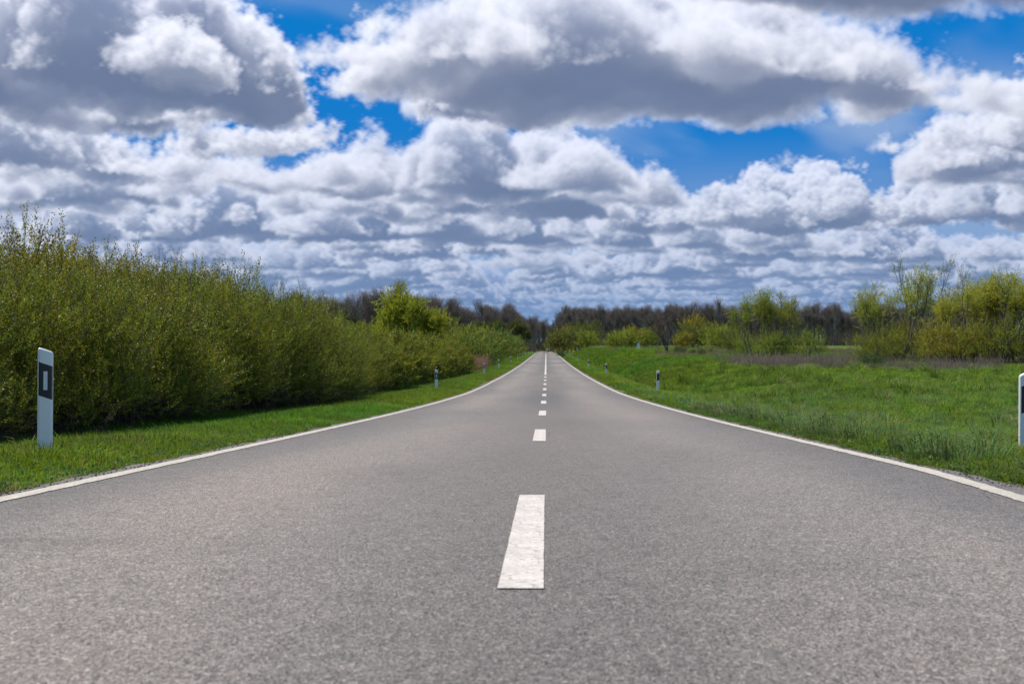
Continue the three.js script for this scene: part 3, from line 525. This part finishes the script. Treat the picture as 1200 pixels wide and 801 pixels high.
// ---------------------------------------------------------------- grass
{
  const G1 = blades(13, 0.2, 0.11, 0.010, 81, 0.8), G2 = blades(13, 0.25, 0.15, 0.013, 82, 1.3), G3 = blades(20, 0.34, 0.3, 0.022, 83, 1.0), TUS = blades(46, 0.42, 0.16, 0.012, 84, 1.0), CLOVER = shoot(0.06, 9, 0.032, 86);
  const lists = [[], [], [], []];
  reseed(2024);
  const colour = (x, z, dry) => { const m = fbm(x * 0.5 + 30, z * 0.5, 3), f = fbm(x * 0.07, z * 0.07 + 60, 3), v = rr(0.55, 1.35) * (0.55 + 0.9 * m), y = rr(-0.25, 0.25) + 1.1 * (f - 0.5); if (rnd() < dry) return [0.26 * v, 0.21 * v, 0.09 * v]; return [0.14 * v * (1 + 0.7 * y), 0.245 * v, 0.010 * v * (1 - 0.4 * y)]; };
  const lay = (x, z, which, s, dry) => lists[which].push([V(x, groundY(x, z), z), turned(rnd() * 6.28, rr(0, 0.22), rnd() * 6.28), [s * rr(0.8, 1.2), s * rr(0.7, 1.35), s * rr(0.8, 1.2)], colour(x, z, dry)]);
  const side = (sgn, d0, d1, s0, s1, perM2, which, size, dry = 0.04) => {       // a stretch of ground from d0 to d1 ahead, s0 to s1 out from the asphalt
    const n = Math.floor((d1 - d0) * (s1 - s0) * perM2);
    for (let k = 0; k < n; k++) {
      const d = rr(d0, d1), s = lerp(s0, s1, rnd()), x = sgn < 0 ? LEFT - s : RIGHT + s, px = x / d * 1700;
      if (px > 640 + 260 || px < -900) continue;
      const near = sstep(0.02, 0.45, s + (fbm(x * 2 + 9, d * 1.1, 2) - 0.5) * 0.55);
      if (rnd() > 0.06 + near) continue;
      lay(x, -d, which, size * (0.45 + 0.55 * sstep(0, 1.1, s)) * (0.55 + 0.95 * fbm(x * 0.8 + 12, d * 0.8, 3)), s < 0.5 ? 0.09 : dry + 0.12 * sstep(0.55, 0.75, fbm(x * 0.4, d * 0.4 + 50, 2)));
    }
  };
  // left verge
  side(-1, 5, 14, -0.06, 6, 150, 0, 1.0); side(-1, 14, 32, -0.06, 6.5, 190, 0, 1.0); side(-1, 32, 70, 0.02, 7, 80, 0, 1.2); side(-1, 70, 160, 0.02, 7.5, 26, 2, 0.55); side(-1, 160, 420, 0, 7.5, 7, 2, 0.9);
  side(-1, 12, 34, 2.4, 5.6, 40, 1, 0.95);
  // right verge and meadow
  side(1, 6, 16, -0.06, 5, 150, 0, 1.0); side(1, 10, 34, 0.02, 9, 130, 1, 0.8); side(1, 14, 34, -0.06, 2.5, 90, 0, 1.0); side(1, 34, 62, 0.02, 20, 45, 1, 1.05); side(1, 62, 110, 0.02, 36, 15, 2, 0.75); side(1, 110, 190, 0.02, 46, 6, 2, 0.95); side(1, 190, 420, 0, 60, 1.6, 2, 1.5);
  for (let k = 0; k < 900; k++) { const d = rr(10, 60), s = rr(0.5, 14), x = RIGHT + s; lay(x, -d, 3, rr(0.5, 1.0), 0.05); lists[3][lists[3].length - 1][3] = [rr(0.14, 0.2), rr(0.22, 0.3), rr(0.06, 0.11)]; }
  for (let k = 0; k < 60; k++) { const d = rr(9, 40), x = LEFT - rr(0.8, 4); lay(x, -d, 3, rr(0.35, 0.6), 0); }
  // rank darker and paler clumps further out in the meadow
  for (let k = 0; k < 1500; k++) { const d = rr(45, 170), x = rr(7, Math.min(46, 0.36 * d + 4)); if (fbm(x * 0.12 + 70, d * 0.12, 2) < 0.5) continue; lay(x, -d, 3, rr(0.9, 1.9), 0.08); const v = rr(0.5, 1.6); lists[3][lists[3].length - 1][3] = [0.14 * v, 0.21 * v, 0.024 * v]; }
  for (let k = 0; k < 1100; k++) { const d = 8 + 26 * rnd(), s = 0.35 + 5.5 * rnd() * rnd(), x = RIGHT + s; if (x / d * 1700 > 620 || fbm(x * 0.7 + 3, d * 0.7, 2) < 0.44) continue; lay(x, -d, 3, rr(0.45, 0.95), 0); const v = rr(0.7, 1.3); lists[3][lists[3].length - 1][3] = rnd() < 0.12 ? [0.3 * v, 0.26 * v, 0.12 * v] : [0.13 * v, 0.2 * v, 0.05 * v]; }
  for (let k = 0; k < 1600; k++) { const d = rr(24, 70), x = RIGHT + rr(1, 4 + 0.3 * d); if (fbm(x * 0.35 + 13, d * 0.35, 2) < 0.46) continue; lay(x, -d, 3, rr(0.55, 1.15), 0.06); const v = rr(0.7, 1.5); lists[3][lists[3].length - 1][3] = rnd() < 0.1 ? [0.28 * v, 0.24 * v, 0.1 * v] : [0.15 * v, 0.22 * v, 0.022 * v]; }
  for (let k = 0; k < 300; k++) { const d = 8 + 30 * rnd(), x = LEFT - 0.5 - 3.4 * rnd(); if (fbm(x * 0.9 + 33, d * 0.9, 2) < 0.5) continue; lay(x, -d, 3, rr(0.4, 0.7), 0); }
  [G1, G2, G3, TUS].forEach((g, i) => { const o = scatter(['verge_grass', 'meadow_grass', 'field_grass', 'grass_tussocks'][i], g, grassMat, lists[i], scene); tag(o, ['short green grass of the road verges', 'taller green meadow grass beside the road', 'rough green grass of the distant meadow', 'coarse grass tussocks in the meadow'][i], 'grass'); });
  // broad-leaved weeds in the verges
  const cl = []; for (let k = 0; k < 2600; k++) { const d = 7 + 40 * rnd() * rnd(), right = rnd() < 0.6, s = 0.1 + 2.5 * rnd() * rnd(), x = right ? RIGHT + s : LEFT - s, v = rr(1.0, 1.9); cl.push([V(x, groundY(x, -d), -d), turned(rnd() * 6.28, rr(0, 0.9), rnd() * 6.28), rr(0.5, 1.3), [0.07 * v, 0.125 * v, 0.025 * v]]); }
  tag(scatter('verge_weeds', CLOVER, white, cl, scene), 'small broad-leaved weeds along the asphalt edge', 'weeds');
  // crumbs of gravel and soil at the broken edge
  const st = []; for (let k = 0; k < 2600; k++) { const d = 6 + 34 * rnd() * rnd(), right = rnd() < 0.5, s = rr(-0.1, 0.28), x = right ? RIGHT + s : LEFT - s, v = rr(0.5, 1.3); st.push([V(x, Math.max(groundY(x, -d), s < 0 ? roadY(d) : -99) + 0.002, -d), turned(rnd() * 6.28, rnd() * 3, rnd() * 6.28), rr(0.003, 0.010), [0.13 * v, 0.105 * v, 0.08 * v]]); }
  tag(scatter('edge_gravel', new THREE.IcosahedronGeometry(1, 0), new THREE.MeshStandardMaterial({ roughness: 1 }), st, scene), 'loose gravel crumbs along the asphalt edges', 'gravel');
}
// ---------------------------------------------------------------- the bare woods far off
{
  const base = { trunks: 1, len: 4.6, r: 0.2, depth: 4, forks: [3, 4, 3, 3], spread: 0.42, rise: 0.42, shrink: 0.66, leafFrom: 1, bark: brownBark, lean: 0.05 };
  const twigGeo = [bareTwig(1.5, 9, 401), bareTwig(1.8, 10, 402)].map((g) => { const p = g.attributes.position, n = g.attributes.normal; for (let i = 0; i < p.count; i++) p.setXYZ(i, p.getX(i) + n.getX(i) * 0.003, p.getY(i) + n.getY(i) * 0.003, p.getZ(i) + n.getZ(i) * 0.003); return g; });
  function bareTree(seed, o, perTip) {               // trunk and twigs as plain geometry, to be copied many times
    reseed(seed); const s = new Soup(), tips = [];
    grow(s, tips, V(0, -0.3, 0), V(rr(-0.05, 0.05), 1, rr(-0.05, 0.05)).normalize(), o.len, o.r, o.depth, o);
    const twigs = [];
    for (const [p, d] of tips) for (let k = 0; k < perTip; k++) { const g = twigGeo[k % 2].clone(), dir = d.clone().addScaledVector(sphereDir(), 0.8).addScaledVector(UPV, 0.3).normalize(); D4.position.copy(p); D4.quaternion.copy(along(dir, rnd() * 6)); D4.scale.setScalar(rr(0.6, 1.1)); D4.updateMatrix(); g.applyMatrix4(D4.matrix); twigs.push(g); }
    return [s.build(), mergeGeometries(twigs)];
  }
  const kinds = [bareTree(411, base, 1), bareTree(412, { ...base, len: 4.2, spread: 0.5 }, 1), bareTree(413, { ...base, len: 5, spread: 0.34, forks: [3, 3, 3, 3] }, 1)];
  const barks = [barkMat(0.2, 0.175, 0.15), barkMat(0.17, 0.15, 0.13), barkMat(0.22, 0.19, 0.155)], fine = [barkMat(0.165, 0.13, 0.105), barkMat(0.155, 0.13, 0.115), barkMat(0.19, 0.145, 0.105)];
  const spots = [[], [], []]; reseed(431);
  const leftEdge = (d) => -(12 + Math.max(0, 500 - d) * 0.20);
  let tries = 0, n = 0;
  while (n < 2100 && tries++ < 60000) {
    const left = rnd() < 0.42; let x, d;
    if (left) { d = 300 + 600 * rnd() * rnd(); x = leftEdge(d) - Math.pow(rnd(), 1.6) * 150; if (x < -0.24 * d - 25) continue; }
    else { d = rr(640, 860); x = rr(8, 0.32 * d); if (x < 40 && d < 700) continue; }
    spots[n % 3].push([x, d, (640 + x / d * 1700 < 425 ? 0.78 : 1) * (left ? rr(1.08, 1.4) : rr(1.1, 1.5)) * (rnd() < 0.15 ? 1.15 : 1)]); n++;
  }
  for (let k = 0; k < 420; k++) { const d = rr(860, 1240), x = rr(-45, 45); if (d < 1058 && Math.abs(x) < 6.5) continue; spots[k % 3].push([x, d, rr(1.5, 1.9)]); }
  // trees at the wood's edge stand singly; the rest is one mass
  const label = ['leafless brown tree at the edge of the far wood', 'leafless grey-brown tree at the edge of the far wood', 'leafless reddish brown tree at the edge of the far wood'];
  const masses = new THREE.Group(); masses.name = 'distant_wood'; tag(masses, 'far-off leafless brown wood closing the end of the road', 'wood', null, 'stuff'); scene.add(masses);
  spots.forEach((list, i) => {
    list.sort((a, b) => a[1] - b[1]);
    const single = list.slice(0, 22), rest = list.slice(22);
    for (const [x, d, s] of single) { const o = thing('bare_tree', label[i], 'tree', [x, groundY(x, -d), -d], rnd() * 6.28, 'leafless trees at the edge of the far wood'); o.scale.setScalar(s); part('trunk', kinds[i][0], barks[i], o); part('crown', kinds[i][1], fine[i], o, 'stuff'); }
    const at = rest.map(([x, d, s]) => [V(x, groundY(x, -d), -d), turned(rnd() * 6.28, 0, 0), s, null]);
    scatter('trunks', kinds[i][0], barks[i], at, masses); scatter('crowns', kinds[i][1], fine[i], at, masses);
  });
  // undergrowth in and along the woods
  const bush = shrub(450, { tall: 3.4, wide: 5, shoots: 260, tint: [0.088, 0.102, 0.018], big: true, bare: 0.9, low: 6, wands: 6, bark: brownBark });
  const under = new THREE.Group(); under.name = 'wood_undergrowth'; tag(under, 'dark undergrowth along the foot of the far wood', 'undergrowth', null, 'stuff'); scene.add(under);
  const g = bush.children.filter((c) => c.isInstancedMesh), spotsU = []; reseed(461);
  for (let k = 0; k < 250; k++) { const left = k < 80; let d, x; if (left) { d = rr(290, 760); x = leftEdge(d) - 6 + rr(-6, 4); } else { d = rr(600, 720); x = rr(14, 0.3 * d); } spotsU.push([x, d, left ? rr(0.8, 1.7) : rr(1.1, 2.1)]); }
  for (let k = 0; k < 40; k++) spotsU.push(k < 20 ? [(k % 2 ? 1 : -1) * rr(7, 14), rr(560, 1000), rr(0.8, 1.4)] : [rr(-14, 14), rr(1058, 1090), rr(1.5, 2.6)]);
  for (const m of g) {
    const A = new THREE.Matrix4(), B = new THREE.Matrix4(), list = new THREE.InstancedMesh(m.geometry, m.material, m.count * spotsU.length), c = new THREE.Color(); let q = 0;
    for (const [x, d, s] of spotsU) { B.compose(V(x, groundY(x, -d), -d), new THREE.Quaternion().setFromAxisAngle(UPV, x * 7), V(s, s, s)); for (let k = 0; k < m.count; k++) { m.getMatrixAt(k, A); list.setMatrixAt(q, A.premultiply(B)); if (m.instanceColor) { m.getColorAt(k, c); list.setColorAt(q, c); } q++; } }
    list.name = m.name === 'foliage' ? 'leaves' : 'twigs'; list.userData.kind = 'stuff'; under.add(list);
  }
  // evergreen-ish greening trees at the corner where the road enters the wood
  const ivy = tree(470, { trunks: 1, len: 3.4, r: 0.2, depth: 4, forks: [3, 3, 3, 3], spread: 0.6, rise: 0.2, shrink: 0.72, leafFrom: 1, bark: darkBark, perTip: 3, spray: 0.9, tint: [0.106, 0.114, 0.018], size: 1.6, lean: 0.05, gap: 0.1 });
  [[-14, 420, 1.05], [-11.5, 470, 1.15], [-10.5, 530, 1.1], [-17, 400, 0.95], [-10, 600, 1.1], [9.5, 560, 0.9], [12, 600, 1.0]].forEach(([x, d, s], i) => put(ivy, 'dark_tree', 'dark olive tree at the corner where the road enters the wood', 'tree', 'dark olive trees beside the road at the wood', x, -d, i * 1.9, s));
}
// ---------------------------------------------------------------- marker posts
const plasticWhite = new THREE.MeshStandardMaterial({ color: new THREE.Color().setRGB(0.9, 0.865, 0.79), roughness: 0.5 }), bandBlack = new THREE.MeshStandardMaterial({ color: new THREE.Color().setRGB(0.018, 0.018, 0.02), roughness: 0.45 });
const reflWhite = new THREE.MeshPhysicalMaterial({ color: new THREE.Color().setRGB(0.72, 0.72, 0.72), roughness: 0.25, clearcoat: 0.6 }), reflRed = new THREE.MeshPhysicalMaterial({ color: new THREE.Color().setRGB(0.20, 0.022, 0.018), roughness: 0.3, clearcoat: 0.6 });
function markerPost(sgn) {                           // sgn -1: stands left of the road, +1: right; top and band slope down towards the road
  const o = new THREE.Group(), N = 28, ring = (grow_) => Array.from({ length: N }, (_, k) => { const t = k / N * 2 * Math.PI, c = Math.cos(t), s = Math.sin(t), e = 0.5; return [(0.066 + grow_) * Math.sign(c) * Math.abs(c) ** e, (0.034 + grow_) * Math.sign(s) * Math.abs(s) ** 0.7]; });
  const slope = (x) => sgn * 0.34 * x, wall = (rows, cap) => {
    const p = [], idx = []; for (const [g, y, sl] of rows) for (const [x, z] of ring(g)) p.push(x, y + (sl ? slope(x) : 0), z);
    for (let r = 0; r < rows.length - 1; r++) for (let k = 0; k < N; k++) { const a = r * N + k, b = r * N + (k + 1) % N; idx.push(a, a + N, b, b, a + N, b + N); }
    if (cap) { const [g, y] = rows[rows.length - 1], c = p.length / 3; p.push(0, y + 0.002, 0); for (let k = 0; k < N; k++) idx.push((rows.length - 1) * N + k, c, (rows.length - 1) * N + (k + 1) % N); }
    const geo = new THREE.BufferGeometry(); geo.setAttribute('position', new THREE.Float32BufferAttribute(p, 3)); geo.setIndex(idx); geo.computeVertexNormals(); return geo;
  };
  part('body', wall([[0, -0.3, false], [0, 0.5, true], [0, 0.975, true], [-0.005, 0.99, true], [-0.014, 0.997, true]], true), plasticWhite, o);
  for (const face of [1, -1]) {                      // the band is set into the front and back faces only
    const p = [], idx = [], M = 10; for (let k = 0; k <= M; k++) { const x = lerp(-0.0575, 0.0635, k / M), c = (Math.abs(x) / 0.066) ** 2, z = face * (0.034 * Math.sqrt(1 - c * c) ** 0.7 + 0.002); for (const y of [0.572, 0.87]) p.push(x, y + slope(x), z); }
    for (let k = 0; k < M; k++) { const a = 2 * k; if (face > 0) idx.push(a, a + 2, a + 1, a + 1, a + 2, a + 3); else idx.push(a, a + 1, a + 2, a + 1, a + 3, a + 2); }
    const geo = new THREE.BufferGeometry(); geo.setAttribute('position', new THREE.Float32BufferAttribute(p, 3)); geo.setIndex(idx); geo.computeVertexNormals(); const band = part('band', geo, bandBlack, o), g = new THREE.BoxGeometry(0.034, 0.165, 0.008); g.translate(0.003, 0.722, face * 0.0385); part('reflector', g, face > 0 === sgn < 0 ? reflWhite : reflRed, band);
  }
  return o;
}
{
  const L = markerPost(-1), R = markerPost(1); reseed(501);
  [[-4.74, 13.6], [-4.96, 65.5], [-4.95, 116], [-4.95, 152], [-4.95, 203], [-4.95, 252], [-4.95, 304], [-4.95, 352], [-4.95, 404], [-4.95, 455], [-4.95, 520]].forEach(([x, d], i) => { const o = put(L, 'marker_post', i === 0 ? 'white roadside marker post with black band and pale reflector before the tall hedge' : 'white marker post with black band and pale reflector on the verge below the hedge', 'marker post', i ? 'marker posts along the hedge verge' : null, x, -d, rr(-0.12, 0.12) + (i ? 0 : 0.16), 1); o.rotation.z = rr(-0.012, 0.012); if (i === 0) o.scale.setScalar(1.06); });
  [[5.27, 16.1], [4.85, 63], [4.85, 117], [4.85, 166], [4.85, 219], [4.85, 263], [4.85, 301], [4.85, 351], [4.85, 384], [4.85, 434], [4.85, 490]].forEach(([x, d], i) => { const o = put(R, 'marker_post', i === 0 ? 'white roadside marker post with black band in tall grass near yellow dandelions' : 'white marker post with dark band on the verge of the open meadow', 'marker post', i ? 'marker posts along the meadow verge' : null, x, -d, rr(-0.12, 0.12) + (i ? 0 : 0.3), 1); o.rotation.z = rr(-0.014, 0.014); });
}
// ---------------------------------------------------------------- small things
{ // white cabinet with a flat board for a roof, on the bank
  const x = (748 - 640) / 1700 * 228, z = -228, o = thing('white_cabinet', 'small white cabinet under a flat grey board on the grassy bank', 'cabinet', [x, groundY(x, z), z], 0.3);
  const g = new THREE.CylinderGeometry(0.2, 0.34, 1.0, 8); g.translate(0, 0.5, 0); part('body', g, plasticWhite, o);
  const b = new THREE.CylinderGeometry(0.16, 0.2, 0.28, 8); b.translate(0, 1.14, 0); part('neck', b, plasticWhite, o);
  const r = new THREE.BoxGeometry(1.15, 0.09, 0.7); r.translate(-0.06, 1.33, 0); part('roof', r, barkMat(0.3, 0.29, 0.27), o);
}
{ // concrete culvert head at the far end of the ditch
  const x = (679 - 640) / 1700 * 420, z = -420, o = thing('culvert_head', 'grey concrete culvert head with dark opening at the far end of the meadow', 'culvert', [x, groundY(x, z) - 0.1, z], 0.1), c = barkMat(0.3, 0.3, 0.29);
  for (const s of [-0.75, 0.75]) { const g = new THREE.BoxGeometry(0.4, 1.1, 0.8); g.translate(s, 0.5, 0); part('wing', g, c, o); }
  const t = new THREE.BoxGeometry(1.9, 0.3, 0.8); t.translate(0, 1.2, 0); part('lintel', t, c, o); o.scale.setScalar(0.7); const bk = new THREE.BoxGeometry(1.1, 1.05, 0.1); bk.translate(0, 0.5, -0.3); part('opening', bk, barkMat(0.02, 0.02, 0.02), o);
}
{ // a dark car far down the road, coming this way
  const z = -690, o = thing('distant_car', 'small dark car far down the road by the wood', 'car', [1.3, roadY(690), z]);
  const paintDark = new THREE.MeshPhysicalMaterial({ color: new THREE.Color().setRGB(0.02, 0.021, 0.024), roughness: 0.35, clearcoat: 0.8 }), glass = new THREE.MeshPhysicalMaterial({ color: new THREE.Color().setRGB(0.03, 0.035, 0.04), roughness: 0.1 }), rubber = barkMat(0.015, 0.015, 0.015);
  const prof = new THREE.Shape([[-2.1, 0.3], [2.1, 0.3], [2.15, 0.6], [2.0, 0.82], [1.15, 0.95], [0.5, 1.42], [-1.0, 1.46], [-1.75, 1.02], [-2.12, 0.9]].map(([a, b]) => new THREE.Vector2(a, b)));
  const body = new THREE.ExtrudeGeometry(prof, { depth: 1.6, bevelSize: 0.06, bevelThickness: 0.06, bevelSegments: 2 }); body.translate(0, 0, -0.8); body.rotateY(-Math.PI / 2); part('body', body, paintDark, o);
  const ws = new THREE.BoxGeometry(1.3, 0.62, 0.03); ws.rotateX(-0.93); ws.translate(0, 1.2, 0.88); part('windscreen', ws, glass, o);
  for (const sx of [-0.78, 0.78]) for (const sz of [-1.3, 1.35]) { const w = new THREE.CylinderGeometry(0.32, 0.32, 0.22, 18); w.rotateZ(Math.PI / 2); w.translate(sx, 0.32, sz); const wheel = part('wheel', w, rubber, o), rim = new THREE.CylinderGeometry(0.2, 0.2, 0.24, 14); rim.rotateZ(Math.PI / 2); rim.translate(sx, 0.32, sz); part('rim', rim, reflWhite, wheel); }
  for (const sx of [-0.62, 0.62]) { const h = new THREE.SphereGeometry(0.12, 10, 8); h.scale(1.3, 0.7, 0.5); h.translate(sx, 0.68, 2.1); part('headlight', h, reflWhite, o); }
}
{ // pale grassy hummock in the meadow
  const x = (945 - 640) / 1700 * 92, z = -92, pale = blades(16, 0.22, 0.16, 0.012, 91, 0.6), list = []; reseed(92);
  const o = new THREE.Group(); o.name = 'grass_hummock'; tag(o, 'pale green grassy hummock before the brown reeds', 'hummock'); o.position.set(x, groundY(x, z), z); scene.add(o);
  const g = new THREE.SphereGeometry(1, 24, 12, 0, Math.PI * 2, 0, Math.PI / 2); g.scale(0.95, 0.36, 0.8); part('mound', g, new THREE.MeshStandardMaterial({ color: new THREE.Color().setRGB(0.16, 0.2, 0.07), roughness: 1 }), o);
  for (let k = 0; k < 420; k++) { const a = rnd() * 6.28, r = Math.sqrt(rnd()), v = rr(0.8, 1.2); list.push([V(Math.cos(a) * r * 0.95, 0.36 * Math.sqrt(1 - r * r) - 0.03, Math.sin(a) * r * 0.8), turned(rnd() * 6, 0.5, rnd() * 6), rr(0.5, 0.9), [0.24 * v, 0.27 * v, 0.09 * v]]); }
  scatter('grass', pale, grassMat, list, o);
}
{ // dandelions in the right verge
  const yellow = new THREE.MeshPhysicalMaterial({ color: new THREE.Color().setRGB(0.75, 0.5, 0.01), roughness: 0.9, transmission: 0.2, thickness: 0, side: THREE.DoubleSide }), stemM = barkMat(0.12, 0.16, 0.05); reseed(95);
  const spots = [[972, 24, 0.3], [1046, 21, 0.28], [1057, 21.3, 0.3], [1063, 21.6, 0.29], [1120, 27, 0.36], [955, 38, 0.36]];
  for (const [px, d, h] of spots) {
    const x = (px - 640) / 1700 * d, o = thing('dandelion', 'yellow dandelion flower in the grass near the road edge', 'dandelion', [x, groundY(x, -d), -d], rnd() * 6, 'dandelions in the meadow verge');
    const s = new Soup(); s.limb(V(0, -0.02, 0), V(0.02, h, 0.01), 0.003, 0.0025, 6); part('stem', s.build(), stemM, o);
    const f = new Soup(); for (let k = 0; k < 60; k++) { const a = k * 2.4, el = 0.15 + 1.2 * Math.sqrt(k / 60), dir = V(Math.cos(a) * Math.cos(el), Math.sin(el), Math.sin(a) * Math.cos(el)), sd = V(-Math.sin(a), 0, Math.cos(a)); f.leaf(V(0.02, h, 0.01), dir, sd, 0.03, 0.011); } part('flower', f.build(), yellow, o);
  }
}
renderer.render(scene, camera);
